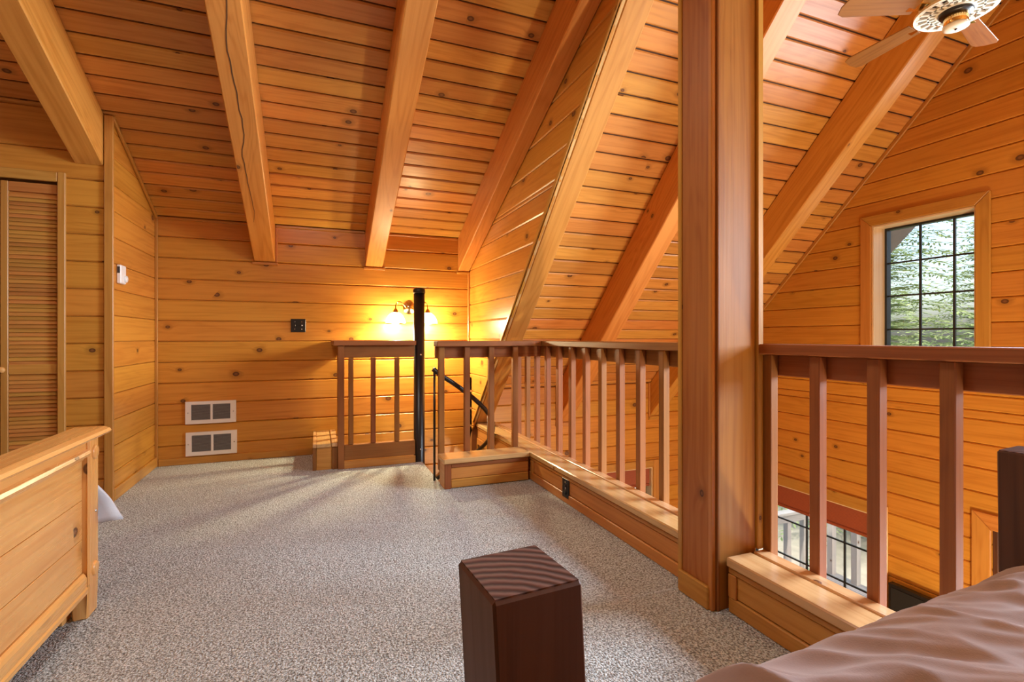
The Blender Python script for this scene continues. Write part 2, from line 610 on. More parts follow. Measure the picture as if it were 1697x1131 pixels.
# dormer cheek
WCK = prism('wall_cheek', [(XC + .016, YB, .085), (XC + .016, YB, ZB), (XC + .016, 1.136, 3.539)], (.02, 0, 0), 'wall_backing')
props(WCK, 'bright triangular pine dormer cheek wall beside the stair', 'wall', kind='structure')
jk = [.0 + .1635 * n for n in range(0, 22)] + [ZB]
board_wall(WCK, (XC, 0, 0), (0, 1, 0), (0, 0, 1), (-1, 0, 0), sorted(jk),
           lambda v: (K1 - v, YB if v <= ZB else YB - (v - ZB) / TD), 'pine_wall')

# dormer ceiling and main ceiling
CL = empty('ceiling', (0, 3, 2.5), 'pine board ceiling of the loft dormer and the great room', 'ceiling', kind='structure')
yj = [YB] + [4.489 - .1155 * i for i in range(0, 25)]
board_wall(CL, (0, YB, ZB), (1, 0, 0), (0, -CD, SD), (0, -SD, -CD), [(YB - y) / CD for y in yj], lambda v: (XL, XC), 'pine_ceiling', gap=.010, ch=.008)
v0 = (0, SD * .018, CD * .018)
prism('ceiling_backing', [(XL - .5, YB + v0[1], ZB + v0[2]), (XC, YB + v0[1], ZB + v0[2]), (XC, 1.5, dz(1.5) + .02), (XL - .5, 1.5, dz(1.5) + .02)], (0, SD * .1, CD * .1), 'dark_gap', CL)
ym = [4.502, 4.4666] + [4.3795 - .0871 * i for i in range(0, 36)]
ym = [y for y in ym if y > YR]
# main roof boards stop at the dormer cheek below and run on over the loft above it
board_wall(CL, (0, K2, 0), (1, 0, 0), (0, -Q, Q), (0, -Q, -Q), [(K2 - y) / Q for y in ym], lambda v: (XC + .024 if K2 - v * Q > 1.74 else XL, XG), 'pine_ceiling', gap=.009, ch=.007)
for nm, xa, xb, mt_ in (('ceiling_backing', XC + .04, XG + .1, 'dark_gap'), ('soffit', XG + .1, 5.25, 'shingle')):
    prism(nm, [(xa, YE + .3, K2 - YE - .3 + .026), (xb, YE + .3, K2 - YE - .3 + .026), (xb, YR, K2 - YR + .026), (xa, YR, K2 - YR + .026)], (0, .09, .09), mt_, CL)
prism('ceiling_backing', [(XL - .5, 1.78, K2 - 1.78 + .026), (XC + .04, 1.78, K2 - 1.78 + .026), (XC + .04, YR, K2 - YR + .026), (XL - .5, YR, K2 - YR + .026)], (0, .09, .09), 'shingle', CL)
prism('far_slope', [(XL - .5, YR, K2 - YR), (5.25, YR, K2 - YR), (5.25, YF - .3, K2 - 2 * YR + YF - .3), (XL - .5, YF - .3, K2 - 2 * YR + YF - .3)], (0, -.09, .09), 'pine_ceiling', CL)
box('ridge_beam', XL, XG, YR - .08, YR + .08, K2 - YR - .42, K2 - YR - .02, 'fir_beam', CL)

# eave wall of the great room (seen through the balusters)
WE = boxes('wall_eave', [(XC, 2.25, YE + .016, YE + .12, ZL, .62), (3.40, XG + .1, YE + .016, YE + .12, ZL, .62), (2.25, 3.40, YE + .016, YE + .12, -.41, .62), (2.25, 3.40, YE + .016, YE + .12, ZL, -1.6)], 'wall_backing')
props(WE, 'low pine wall under the rafters beyond the balusters', 'wall', kind='structure')
je = [.505 - .163 * n for n in range(0, 19)][::-1]
board_wall(WE, (0, YE, 0), (1, 0, 0), (0, 0, 1), (0, -1, 0), je, lambda v: (XC + .05, XG), 'pine_wall', holes=[(2.25, 3.40, -1.6, -.41)])

# gable wall with its windows
H_UP = (1.99, 2.668, .72, 1.885)
H_LOW = (2.64, 3.95, -1.80, -.41)
H_DOOR = (.95, 1.905, ZL, -.267)
H_BIG = (0.0, 1.62, .25, 2.55)
H_LOW2 = (-.8, .8, -1.9, -.45)


def holed_wall(name, x, outline_u, zlo, ztop, holes, th, mat):
    """Backing slab of the gable, built from columns and rows around its openings."""
    us = sorted(set([outline_u[0], outline_u[1], YR] + [h[0] for h in holes] + [h[1] for h in holes]))
    v, f = [], []
    for a, b in zip(us[:-1], us[1:]):
        hs = sorted([h for h in holes if h[0] < (a + b) / 2 < h[1]], key=lambda h: h[2])
        z = zlo
        cells = []
        for h in hs:
            if h[2] > z + .001:
                cells.append((z, h[2], None))
            z = h[3]
        cells.append((z, ztop(a), ztop(b)))
        for (c0, c1, c2) in cells:
            t1, t2 = c1, (c1 if c2 is None else c2)
            n = len(v)
            v += [(x, a, c0), (x + th, a, c0), (x + th, b, c0), (x, b, c0), (x, a, t1), (x + th, a, t1), (x + th, b, t2), (x, b, t2)]
            f += [tuple(i + n for i in q) for q in BOXF]
    return mesh_obj(name, v, f, mat)


gt = lambda y: K2 - y if y > YR else K2 - 2 * YR + y
HOLES = [H_UP, H_LOW, H_DOOR, H_BIG, H_LOW2]
WG = holed_wall('wall_right', XG + .017, (YF, YE + .1), ZL, lambda y: gt(y) - .01, HOLES, .11, 'wall_backing')
props(WG, 'tall knotty pine gable wall with gridded windows', 'wall', kind='structure')
jg = [.125 + .1625 * n for n in range(-16, 23)]


def gb(v):
    return (max(YF, v - K2 + 2 * YR), min(YE, K2 - v))


# the row that holds the eave corner is split where the slope starts
jg = sorted(jg + [K2 - YE])
jg = [j for j in jg if abs(j - (K2 - YE)) < .001 or abs(j - (K2 - YE)) > .04]
board_wall(WG, (XG, 0, 0), (0, 1, 0), (0, 0, 1), (-1, 0, 0), jg, gb, 'pine_wall', holes=HOLES)
gtrim = empty('trim_2', (XG, 3, 2), 'thin sloping moulding where the gable meets the ceiling', 'trim', kind='structure')
prism('slope_moulding', [(XG, YE, K2 - YE), (XG, YR, K2 - YR), (XG, YR, K2 - YR - .045), (XG, YE, K2 - YE - .045)], (-.016, 0, 0), 'trim_wood', gtrim, (0, -1, 1), .004)

# unseen walls behind the camera
wl = holed_wall('wall_left', XL - .12, (YF, YE + .1), ZL, gt, [], .12, 'pine_wall')
props(wl, 'pine gable wall behind the left bed', 'wall', kind='structure')
wf = boxes('wall_front', [(XL, XG, YF - .12, YF, ZL, .2)], 'pine_wall')
props(wf, 'low pine wall behind the camera', 'wall', kind='structure')

# ------------------------------------------------------------------ trim pieces on the back wall
tr = empty('trim_3', (0, YB, 1.6), 'thin mouldings framing the rafter ends on the back wall', 'trim', kind='structure')
spans = [(-1.157, -.477), (-.32, .40), (.551, 1.245)]
for a, b in spans:
    box('ceiling_moulding', a + .004, b - .004, YB - .014, YB, ZB - .022, ZB - .001, 'trim_wood', tr, bevel=.004)
for a, b in ((-.477, -.32), (.40, .551), (1.245, XC)):
    box('rafter_shelf', a - .012, min(b + .022, XC - .002), YB - .02, YB, ZR - .022, ZR - .002, 'trim_wood', tr, bevel=.003)
for x in (-.318, .553):
    box('rafter_edge', x, x + .018, YB - .012, YB, ZR, ZB - .022, 'trim_wood', tr, bevel=.003)
box('corner_moulding', XC - .02, XC - .002, YB - .018, YB, -.2, ZR - .02, 'trim_wood', tr, bevel=.004)

# ------------------------------------------------------------------ rafters
def dormer_rafter(x0, x1, y_end, label):
    o = prism('rafter', [(x0, y_end, ZR + TD * (YB - y_end)), (x0, y_end, dz(y_end) - .004), (x0, 1.75, dz(1.75) - .004), (x0, 1.75, ZR + TD * (YB - 1.75))], (x1 - x0, 0, 0), 'fir_beam', None, (0, -CD, SD), .006)
    return props(o, label, 'beam', 'dormer rafters')


dormer_rafter(-1.335, -1.192, YCL - .001, 'pine dormer rafter ending on the closet wall above the louvred door')
dormer_rafter(-.477, -.32, YB - .001, 'pine dormer rafter with a long drying crack, above the light switch')
dormer_rafter(.40, .551, YB - .001, 'pine dormer rafter ending just left of the wall sconce')
dormer_rafter(1.245, XC - .004, YB - .001, 'pine dormer rafter running down against the bright dormer cheek')
# drying crack on the second rafter
cr = []
for i in range(40):
    y = 4.1 - i * .055
    cr.append((-.428 + .012 * math.sin(i * .5) + .006 * random.uniform(-1, 1) + .0012 * i, y, ZR + TD * (YB - y) - .0005))
vv, ff = [], []
for i, p in enumerate(cr):
    hw = .0022 * math.sin(math.pi * (i + .3) / len(cr)) + .0008
    vv += [(p[0] - hw, p[1], p[2] - .001), (p[0] + hw, p[1], p[2] - .001), (p[0] + hw, p[1], p[2] + .004), (p[0] - hw, p[1], p[2] + .004)]
for i in range(len(cr) - 1):
    a = i * 4
    ff += [(a + k, a + (k + 1) % 4, a + 4 + (k + 1) % 4, a + 4 + k) for k in range(4)]
raf2 = [o for o in COL.objects if o.name == 'rafter.001'][0]
mesh_obj('drying_crack', vv, ff, 'dark_gap', raf2)


def main_rafter(x0, x1, label, zend=None, y_top=YR):
    ye = YE - .001
    poly = [(x0, ye, K1 - ye), (x0, ye, K2 - ye - .004), (x0, y_top, K2 - y_top - .004), (x0, y_top, K1 - y_top)]
    if zend is not None:
        ya = K1 - zend
        poly = [(x0, ya, zend), (x0, min(ye, K2 - zend - .004), zend)] + ([(x0, ye, zend + 0.0)] if K2 - zend > ye else []) + [(x0, ye, K2 - ye - .004)] + poly[2:]
        poly = [(x0, ya, zend), (x0, ye, zend), (x0, ye, K2 - ye - .004)] + poly[-2:]
    o = prism('rafter', poly, (x1 - x0, 0, 0), 'fir_beam', None, (0, -Q, Q), .006)
    return props(o, label, 'beam', 'great room rafters')


rb = main_rafter(XC + .022, 1.53, 'steep rafter beside the dormer cheek, landing on the railing curb', .202)
main_rafter(2.25, 2.40, 'steep rafter crossing behind the balusters, partly hidden by the big post')
main_rafter(3.365, 3.505, 'steep rafter nearest the gable window with a pale underside')
# cheek edge board and pale strip along the landing rafter
ck = empty('trim_4', (XC, 3.5, 1.2), 'edge mouldings along the dormer cheek and its rafter', 'trim', kind='structure')
sl = lambda x, lo, hi: [(x, K1 - .25 + .06, .25), (x, 1.3, K1 - 1.3 + .06)]
prism('edge_board', [(XC - .012, K1 - .215 + .012, .215), (XC - .012, K1 - .215 + .050, .215), (XC - .012, 1.45 + .038, K1 - 1.45 + .012), (XC - .012, 1.45, K1 - 1.45 + .012)], (.012, 0, 0), 'trim_wood', ck, (0, -1, 1), .002)
prism('edge_strip', [(XC, K1 - .205, .205), (XC, K1 - .205 + .05, .205), (XC, 1.45 + .05, K1 - 1.45), (XC, 1.45, K1 - 1.45)], (.021, 0, 0), 'cap_wood', ck, (0, -1, 1), .004)
# wall frames round the feet of the two free rafters
for x0, x1 in ((2.25, 2.40), (3.365, 3.505)):
    for a, b in ((x0 - .022, x0 - .002), (x1 + .002, x1 + .022)):
        box('foot_trim', a, b, YE - .016, YE, K1 - YE - .02, K2 - YE, 'trim_wood', ck, bevel=.003)
    box('foot_trim', x0 - .022, x1 + .022, YE - .016, YE, K1 - YE - .04, K1 - YE - .002, 'trim_wood', ck, bevel=.003)

# ------------------------------------------------------------------ big boxed post
PO = empty('post', (1.46, 1.51, 0), 'large boxed pine post rising from the carpet to the roof between the railings', 'post')
PT = 3.40
prism('core', [(1.358, 1.436, 0), (1.56, 1.436, 0), (1.56, 1.60, 0), (1.358, 1.60, 0)], (0, 0, PT - .1), 'trim_wood', PO, (0, 0, 1))
box('side_board', 1.345, 1.357, 1.446, 1.592, 0, PT - .2, 'post_wood', PO, bevel=.002)
box('corner_trim', 1.338, 1.358, 1.427, 1.447, 0, PT - .2, 'trim_wood', PO, bevel=.003)
box('corner_trim', 1.338, 1.358, 1.590, 1.612, 0, PT - .2, 'trim_wood', PO, bevel=.003)
box('face_board', 1.372, 1.545, 1.424, 1.436, .0, PT - .2, 'post_wood', PO, bevel=.002)
box('corner_trim', 1.358, 1.372, 1.418, 1.437, 0, PT - .2, 'rail_wood', PO, bevel=.003)
box('corner_trim', 1.546, 1.574, 1.412, 1.437, .201, PT - .2, 'trim_wood', PO, bevel=.003)
box('base_board', 1.330, 1.345, 1.440, 1.600, 0, .085, 'trim_wood', PO, bevel=.004)

# ------------------------------------------------------------------ curbs (low walls under the railings)
ZT = .20
def curb_y(name, y0, y1, label, stile=None):
    c = empty(name, (1.48, (y0 + y1) / 2, 0), label, 'curb')
    box('core', 1.418, 1.574, y0, y1, -.24, ZT - .036, 'trim_wood', c, bevel=0)
    box('cap_board', 1.387, 1.506, y0, y1, ZT - .034, ZT, 'cap_wood', c, (0, 1, 0), .005)
    box('cap_groove', 1.506, 1.519, y0, y1, ZT - .034, ZT - .010, 'rail_wood', c, (0, 1, 0), 0)
    box('cap_board', 1.519, 1.574, y0, y1, ZT - .034, ZT, 'cap_wood', c, (0, 1, 0), .003)
    box('panel', 1.404, 1.417, y0, y1, .058, ZT - .060, 'curb_pine', c, (0, 1, 0), .003)
    box('panel_moulding', 1.397, 1.416, y0, y1, ZT - .059, ZT - .036, 'trim_wood', c, (0, 1, 0), .004)
    box('base_board', 1.397, 1.416, y0, y1, 0, .056, 'trim_wood', c, (0, 1, 0), .004)
    if stile:
        box('stile', 1.395, 1.404, stile[0], stile[1], .057, ZT - .060, 'trim_wood', c, (0, 0, 1), .002)
    return c


curb_y('curb', 1.614, 4.47, 'long pine curb under the far railing, carrying the black outlet', (3.170, 3.208))
curb_y('curb', -1.6, 1.410, 'panelled pine curb under the right railing with pale glossy cap', (1.372, 1.408))
c = empty('curb', (1.08, 3.3, 0), 'short return curb by the stair opening under the left end of the railing', 'curb')
box('core', .80, 1.386, 3.226, 3.36, -.02, ZT - .034, 'trim_wood', c, bevel=0)
box('cap_board', .774, 1.386, 3.196, 3.385, ZT - .034, ZT, 'cap_wood', c, (1, 0, 0), .005)
box('panel', .826, 1.380, 3.215, 3.226, .062, ZT - .064, 'curb_pine', c, (1, 0, 0), .003)
box('panel_moulding', .826, 1.380, 3.209, 3.226, ZT - .063, ZT - .036, 'rail_wood', c, (1, 0, 0), .004)
box('base_board', .826, 1.380, 3.209, 3.226, .004, .060, 'trim_wood', c, (1, 0, 0), .004)
box('corner_stile', .784, .826, 3.208, 3.227, .0, ZT - .036, 'rail_wood', c, (0, 0, 1), .003)
box('end_panel', .784, .799, 3.229, 3.362, -.05, ZT - .036, 'trim_wood', c, (0, 1, 0), .003)

c = empty('curb', (.06, 4.3, 0), 'small boxed pine curb against the back wall left of the stair railing', 'curb')
box('core', -.014, .150, 4.03, YB - .02, .002, ZT - .03, 'trim_wood', c, bevel=0)
box('cap_board', -.027, .000, 4.0, YB - .018, ZT - .028, ZT + .003, 'cap_wood', c, (0, 1, 0), .003)
box('cap_board', .001, .100, 4.0, YB - .018, ZT - .028, ZT, 'cap_wood', c, (0, 1, 0), .002)
box('cap_board', .106, .150, 4.0, YB - .018, ZT - .028, ZT + .002, 'cap_wood', c, (0, 1, 0), .003)
box('front_panel', .000, .108, 4.018, 4.030, .0, ZT - .03, 'curb_pine', c, (1, 0, 0), .002)
box('corner_stile', -.027, -.001, 4.010, 4.030, .0, ZT - .03, 'rail_wood', c, (0, 0, 1), .003)
box('corner_stile', .109, .150, 4.010, 4.030, .0, ZT - .03, 'rail_wood', c, (0, 0, 1), .003)
box('side_panel', -.026, -.015, 4.03, YB - .02, .0, ZT - .03, 'trim_wood', c, (0, 1, 0), .002)

# ------------------------------------------------------------------ railings
def balusters(parent, pts, sx, sy, z0, z1, mat='rail_wood'):
    src = None
    for x, y in pts:
        if src is None:
            src = box('baluster', x - sx / 2, x + sx / 2, y - sy / 2, y + sy / 2, z0, z1, mat, parent, (0, 0, 1), .003)
        else:
            copy_to(src, (x, y, (z0 + z1) / 2), parent)


ZRT, ZRB, ZBB = .974, .936, .855
r = empty('railing', (1.6, 2.9, .2), 'long far railing with square balusters on the great room edge', 'railing')
box('top_rail', 1.548, 1.668, 1.614, 4.02, ZRB, ZRT, 'rail_wood', r, (0, 1, 0), .004)
box('rail_board', 1.616, 1.652, 1.614, 4.02, ZBB, ZRB - .001, 'rail_wood', r, (0, 1, 0), .003)
balusters(r, [(1.595, 2.02 + .19 * i) for i in range(-1, 11)], .038, .038, .06, ZRB - .001)
r = empty('railing', (1.6, .3, .2), 'near railing with dark square balusters right of the big post', 'railing')
box('top_rail', 1.548, 1.668, -1.6, 1.414, ZRB, ZRT, 'rail_wood', r, (0, 1, 0), .004)
box('rail_board', 1.616, 1.652, -1.6, 1.42, ZBB, ZRB - .001, 'rail_wood', r, (0, 1, 0), .003)
balusters(r, [(1.595, 1.401 - .1925 * i) for i in range(0, 9)], .038, .038, .06, ZRB - .001)
r = empty('railing', (1.1, 3.4, .2), 'short railing section over the stair opening with four square balusters', 'railing')
box('top_rail', .765, 1.547, 3.35, 3.47, ZRB, ZRT, 'rail_wood', r, (1, 0, 0), .004)
box('rail_board', .770, 1.575, 3.426, 3.46, ZBB, ZRB - .001, 'rail_wood', r, (1, 0, 0), .003)
balusters(r, [(.805, 3.406), (.989, 3.406), (1.170, 3.406), (1.354, 3.406)], .040, .038, .08, ZRB - .001)

r = empty('railing', (.45, 4.02, 0), 'small railing guarding the stair in front of the back wall, tied to the black pole', 'railing')
box('top_rail', .118, .735, 3.965, 4.075, ZRB, ZRT, 'rail_wood', r, (1, 0, 0), .004)
box('return_rail', .118, .205, 4.076, YB - .004, ZRB, ZRT, 'rail_wood', r, (0, 1, 0), .004)
box('rail_board', .196, .735, 4.022, 4.052, .842, ZRB - .001, 'rail_wood', r, (1, 0, 0), .003)
box('post', .150, .196, 3.985, 4.052, .0, ZRB - .001, 'rail_wood', r, (0, 0, 1), .003)
box('return_board', .165, .195, 4.055, YB - .004, .842, ZRB - .001, 'rail_wood', r, (0, 1, 0), .003)
box('bottom_rail', .197, .735, 4.005, 4.052, .060, .176, 'rail_wood', r, (1, 0, 0), .003)
box('base_board', .155, .735, 3.988, 4.003, .0, .058, 'trim_wood', r, (1, 0, 0), .003)
balusters(r, [(.246, 4.028), (.412, 4.028), (.594, 4.028)], .036, .036, .177, .841)
balusters(r, [(.180, 4.20), (.180, 4.36), (.180, 4.52)], .032, .036, .17, .841)

# ------------------------------------------------------------------ spiral stair
SP = empty('spiral_stair', (.775, 4.045, ZL), 'black metal spiral stair with centre pole and curved handrail', 'stair')
PX, PY = .775, 4.045
tube('pole', [(PX, PY, ZL), (PX, PY, 1.375)], .0445, 'black_metal', SP, 24)
lathe('pole_cap', [(0, .034), (.030, .032), (.046, .022), (.0495, .012), (.0495, -.012), (.0455, -.014)], (PX, PY, 1.368), 'black_metal', SP, 24)
for z in (.86, .10):
    lathe('bolt', [(0, -.006), (.006, -.005), (.008, 0)], (PX + .004, PY - .0455, z), 'steel', SP, 10, 'Y')
RR = .600


def helix(a, rad=RR):
    return (PX + rad * math.cos(a), PY + rad * math.sin(a))


A0 = R(-92)
hp = []
for i in range(34):
    a = A0 + R(6.5) * i
    x, y = helix(a)
    zz = .775 - .0455 * i if i > 1 else .775 - .05 * i
    hp.append((x, y, zz))
hp[0] = (.757, hp[0][1] - .002, .778)
tube('handrail', hp, .017, 'black_metal', SP, 14)
for i, n in ((1, 0), (8, 1), (14, 2), (20, 3), (26, 4)):
    p = hp[i] if n else (.766, hp[0][1], .77)
    tube('spindle', [(p[0], p[1], p[2] - .85 if n else -.03), (p[0], p[1], p[2])], .0085, 'black_metal', SP, 10)
for n in range(9):
    a0, a1 = A0 + R(30) * n + R(2), A0 + R(30) * (n + 1) + R(4)
    z = -.215 * (n + 1)
    poly = [helix(a0, .05), helix(a0, .585), helix((a0 + a1) / 2, .60), helix(a1, .585), helix(a1, .05)]
    prism('tread', [(p[0], p[1], z) for p in poly], (0, 0, -.04), 'black_metal', SP)

# ------------------------------------------------------------------ closet louvred door
D1 = empty('door_1', (-1.55, YCL, 0), 'louvred pine closet door with small wooden knob', 'door', kind='structure')
zt, zm0, zm1, zb = 1.895, .785, .842, .02
box('stile', -1.675, -1.640, YCL + .004, YCL + .034, zb, zt, 'closet_wood', D1, (0, 0, 1), .003)
box('stile', -1.412, -1.395, YCL + .012, YCL + .034, zb, zt, 'closet_wood', D1, (0, 0, 1), .003)
box('rail', -1.640, -1.412, YCL + .006, YCL + .034, 1.840, zt, 'closet_wood', D1, (1, 0, 0), .003)
box('rail', -1.640, -1.412, YCL + .006, YCL + .034, zm0, zm1, 'closet_wood', D1, (1, 0, 0), .003)
box('rail', -1.640, -1.412, YCL + .006, YCL + .034, zb, .13, 'closet_wood', D1, (1, 0, 0), .003)
src = None


def louver(z, x0=-1.640, x1=-1.412):
    t = .0065
    y0, y1 = YCL + .009, YCL + .022
    h = .034
    poly = [(x0, y0, z), (x0, y0, z + t), (x0, y1, z + h), (x0, y1, z + h - t)]
    return prism('louver', poly, (x1 - x0, 0, 0), 'closet_wood', D1, (1, 0, 0), .0012)


box('backing_panel', -1.640, -1.412, YCL + .0345, YCL + .040, zb, zt, 'closet_wood', D1, (0, 0, 1), 0)
for lo, hi in ((.838, 1.826), (.124, .771)):
    n = int((hi - lo) / .0236)
    for i in range(n + 1):
        z = lo + (hi - lo - .02) * i / n
        if src is None:
            src = louver(z)
            c0 = WL[src].copy()
            zs = z
        else:
            copy_to(src, (c0.x, c0.y, c0.z + z - zs), D1)
lathe('knob', [(.007, 0), (.007, -.012), (.017, -.018), (.019, -.026), (.012, -.034), (0, -.036)], (-1.660, YCL + .004, .814), 'bed_pine', D1, 18, 'Y')
# left leaf of the pair, mostly out of frame
box('stile', -1.720, -1.679, YCL + .004, YCL + .034, zb, zt, 'closet_wood', D1, (0, 0, 1), .003)
box('panel', -2.19, -1.722, YCL + .010, YCL + .034, zb, zt, 'closet_wood', D1, (0, 0, 1), .003)
tc = empty('trim_5', (-1.4, YCL, 1), 'pine casing of the louvred closet door', 'trim', kind='structure')
box('casing_side', -1.411, -1.373, YCL - .016, YCL + .003, 0, 1.968, 'closet_wood', tc, (0, 0, 1), .004)
box('casing_head', -2.25, -1.4115, YCL - .015, YCL + .003, 1.909, 1.966, 'closet_wood', tc, (1, 0, 0), .004)

# ------------------------------------------------------------------ fittings on the walls
def heater_grille(x0, x1, z0, z1, label):
    g = empty('heater_grille', ((x0 + x1) / 2, YB, z0), label, 'grille', 'white heater grilles on the back wall')
    y0 = YB - .022
    xm = (x0 + x1) / 2 + .004
    wa, wb = (x0 + .040, xm - .008), (xm + .008, x1 - .040)
    za, zb2 = z0 + .030, z1 - .024
    lst = [(x0, wa[0], y0, YB - .001, z0, z1), (wb[1], x1, y0, YB - .001, z0, z1), (wa[1], wb[0], y0, YB - .001, za, zb2), (wa[0], wb[1], y0, YB - .001, z0, za), (wa[0], wb[1], y0, YB - .001, zb2, z1)]
    boxes('frame', lst, 'white_metal', g)
    for a, b in (wa, wb):
        box('vent_back', a, b, YB - .004, YB - .002, za, zb2, 'vent_dark', g, bevel=0)
        n = 15
        boxes('louvre_screen', [(a, b, y0 + .003, y0 + .009, za + (zb2 - za) * (i + .15) / n, za + (zb2 - za) * (i + .75) / n) for i in range(n)], 'grille_grey', g)
    for x in (x0 + .018, x1 - .018):
        lathe('screw', [(0, -.003), (.004, -.002), (.005, 0)], (x, y0, (z0 + z1) / 2), 'steel', g, 10, 'Y')


heater_grille(-.956, -.606, .316, .492, 'upper of the two white heater grilles on the back wall')
heater_grille(-.953, -.600, .066, .250, 'lower white heater grille just above the carpet')

s = empty('light_switch', (-.143, YB, 1.1), 'black double switch plate on the pine back wall', 'switch')
box('plate', -.201, -.085, YB - .008, YB - .0005, 1.042, 1.154, 'black_plastic', s, (1, 0, 0), .003)
for x in (-.170, -.116):
    box('toggle', x - .005, x + .005, YB - .018, YB - .008, 1.092, 1.106, 'black_plastic', s, (0, 0, 1), .002)
    for z in (1.068, 1.130):
        lathe('screw', [(0, -.002), (.003, -.001), (.0035, 0)], (x, YB - .008, z), 'steel', s, 8, 'Y')
box('toggle_mark', -.118, -.108, YB - .0195, YB - .018, 1.096, 1.103, 'white_plastic', s, (0, 0, 1), 0)

t = empty('thermostat', (XP, 3.82, 1.39), 'small white thermostat with round dial on the closet side wall', 'thermostat')
box('case', XP + .001, XP + .026, 3.778, 3.868, 1.335, 1.452, 'white_plastic', t, (0, 0, 1), .005)
box('side_vent', XP + .006, XP + .020, 3.776, 3.7779, 1.40, 1.44, 'vent_dark', t, (0, 0, 1), 0)
lathe('dial', [(.022, 0), (.021, .010), (.017, .013), (0, .013)], (XP + .026, 3.845, 1.368), 'white_plastic', t, 20, 'X')

o = empty('wall_outlet', (1.404, 2.69, .1), 'black outlet plate on the side of the long curb', 'outlet')
box('plate', 1.3955, 1.4035, 2.645, 2.728, .030, .148, 'black_plastic', o, (0, 0, 1), .003)
for z in (.066, .112):
    lathe('socket', [(.017, 0), (.016, -.003), (0, -.003)], (1.3955, 2.686, z), 'black_metal', o, 16, 'X')
lathe('screw', [(.004, 0), (.003, -.002), (0, -.002)], (1.3955, 2.686, .089), 'steel', o, 8, 'X')

# ------------------------------------------------------------------ wall sconce
sc = empty('wall_sconce', (.79, YB, 1.27), 'brass two-arm wall sconce with lit frosted glass shades', 'lamp')
SX, SZ = .788, 1.268
lathe('back_plate', [(.060, 0), (.060, -.006), (.054, -.012), (.040, -.014), (.030, -.022), (.014, -.028), (0, -.030)], (SX, YB - .001, SZ), 'chrome_brass', sc, 32, 'Y')
for s_ in (-1, 1):
    cx = SX + s_ * .142
    cy = YB - .135
    pts = [(SX + s_ * .012, YB - .02, SZ - .005), (SX + s_ * .035, YB - .065, SZ - .012), (SX + s_ * .062, YB - .10, SZ + .012), (SX + s_ * .088, YB - .122, SZ + .042), (SX + s_ * .116, YB - .132, SZ + .048), (SX + s_ * .136, YB - .135, SZ + .030), (cx, cy, SZ - .008), (cx, cy, SZ - .025)]
    # smooth the arm
    for _ in range(2):
        q = [pts[0]]
        for a, b in zip(pts[:-1], pts[1:]):
            a, b = Vector(a), Vector(b)
            q += [a * .75 + b * .25, a * .25 + b * .75]
        q.append(pts[-1])
        pts = q
    tube('arm', pts, .0055, 'brass', sc, 10)
    lathe('shade_holder', [(.007, .004), (.012, 0), (.022, -.014), (.024, -.034), (.028, -.040), (.028, -.044), (.020, -.044)], (cx, cy, SZ - .018), 'brass', sc, 24)
    sh = lathe('glass_shade', [(.026, 0), (.042, -.010), (.060, -.028), (.074, -.052), (.082, -.078), (.086, -.096)], (cx, cy, SZ - .050), 'shade', sc, 36)
    lathe('shade_rim', [(.0835, -.094), (.089, -.094), (.089, -.102), (.0835, -.102)], (cx, cy, SZ - .050), 'brass', sc, 36, close=True)
    lathe('bulb', [(.010, 0), (.014, -.012), (.026, -.035), (.028, -.050), (.020, -.066), (0, -.074)], (cx, cy, SZ - .062), 'shade', sc, 18)
    lamp('sconce_light', 'POINT', (cx, cy, SZ - .135), 64, (1.0, .86, .52), radius=.035)

# ------------------------------------------------------------------ ceiling fan (at rest)
FX, FY, FZ = 2.57, YR + .01, 2.40
fan = empty('ceiling_fan', (FX, FY, FZ), 'cream and brass ceiling fan hanging in the great room', 'ceiling fan')
tube('downrod', [(FX, FY, FZ + .16), (FX, FY, K2 - YR - .42)], .012, 'brass', fan, 12)
lathe('canopy', [(.02, -.06), (.06, -.03), (.065, 0)], (FX, FY, K2 - YR - .43), 'brass', fan, 24)
lathe('motor_housing', [(.02, .16), (.10, .14), (.15, .11), (.165, .075), (.165, .045), (.150, .03), (.06, .03)], (FX, FY, FZ), 'cream', fan, 40)
vv, ff = [], []


def ringgeo(r0, r1, z0, z1, seg=48):
    n = len(vv)
    for k in range(seg):
        a = 2 * math.pi * k / seg
        for r_, z_ in ((r0, z0), (r1, z0), (r1, z1), (r0, z1)):
            vv.append((FX + r_ * math.cos(a), FY + r_ * math.sin(a), FZ + z_))
    for k in range(seg):
        j = (k + 1) % seg
        for q in range(4):
            ff.append((n + k * 4 + q, n + k * 4 + (q + 1) % 4, n + j * 4 + (q + 1) % 4, n + j * 4 + q))


ringgeo(.168, .190, .008, .022)
ringgeo(.118, .128, .006, .018)
ringgeo(.078, .092, .004, .016)
for k in range(20):
    a = 2 * math.pi * k / 20
    ca, sa = math.cos(a), math.sin(a)
    for (r0, r1, h) in ((.09, .172, .0065),):
        n = len(vv)
        for z_ in (.006, .018):
            for r_, s_ in ((r0, -1), (r1, -1.5), (r1, 1.5), (r0, 1)):
                vv.append((FX + r_ * ca - s_ * h * sa, FY + r_ * sa + s_ * h * ca, FZ + z_))
        ff += [tuple(i + n for i in q) for q in BOXF]
mesh_obj('filigree_disc', vv, ff, 'cream', fan)
lathe('disc_back', [(.0, .028), (.165, .028)], (FX, FY, FZ), 'grille_grey', fan, 32)
lathe('dark_collar', [(.076, .012), (.080, -.004), (.072, -.014), (.05, -.016)], (FX, FY, FZ), 'black_metal', fan, 32)
lathe('switch_housing', [(.052, -.010), (.056, -.016), (.056, -.062), (.052, -.070), (.04, -.072)], (FX, FY, FZ), 'brass', fan, 32)
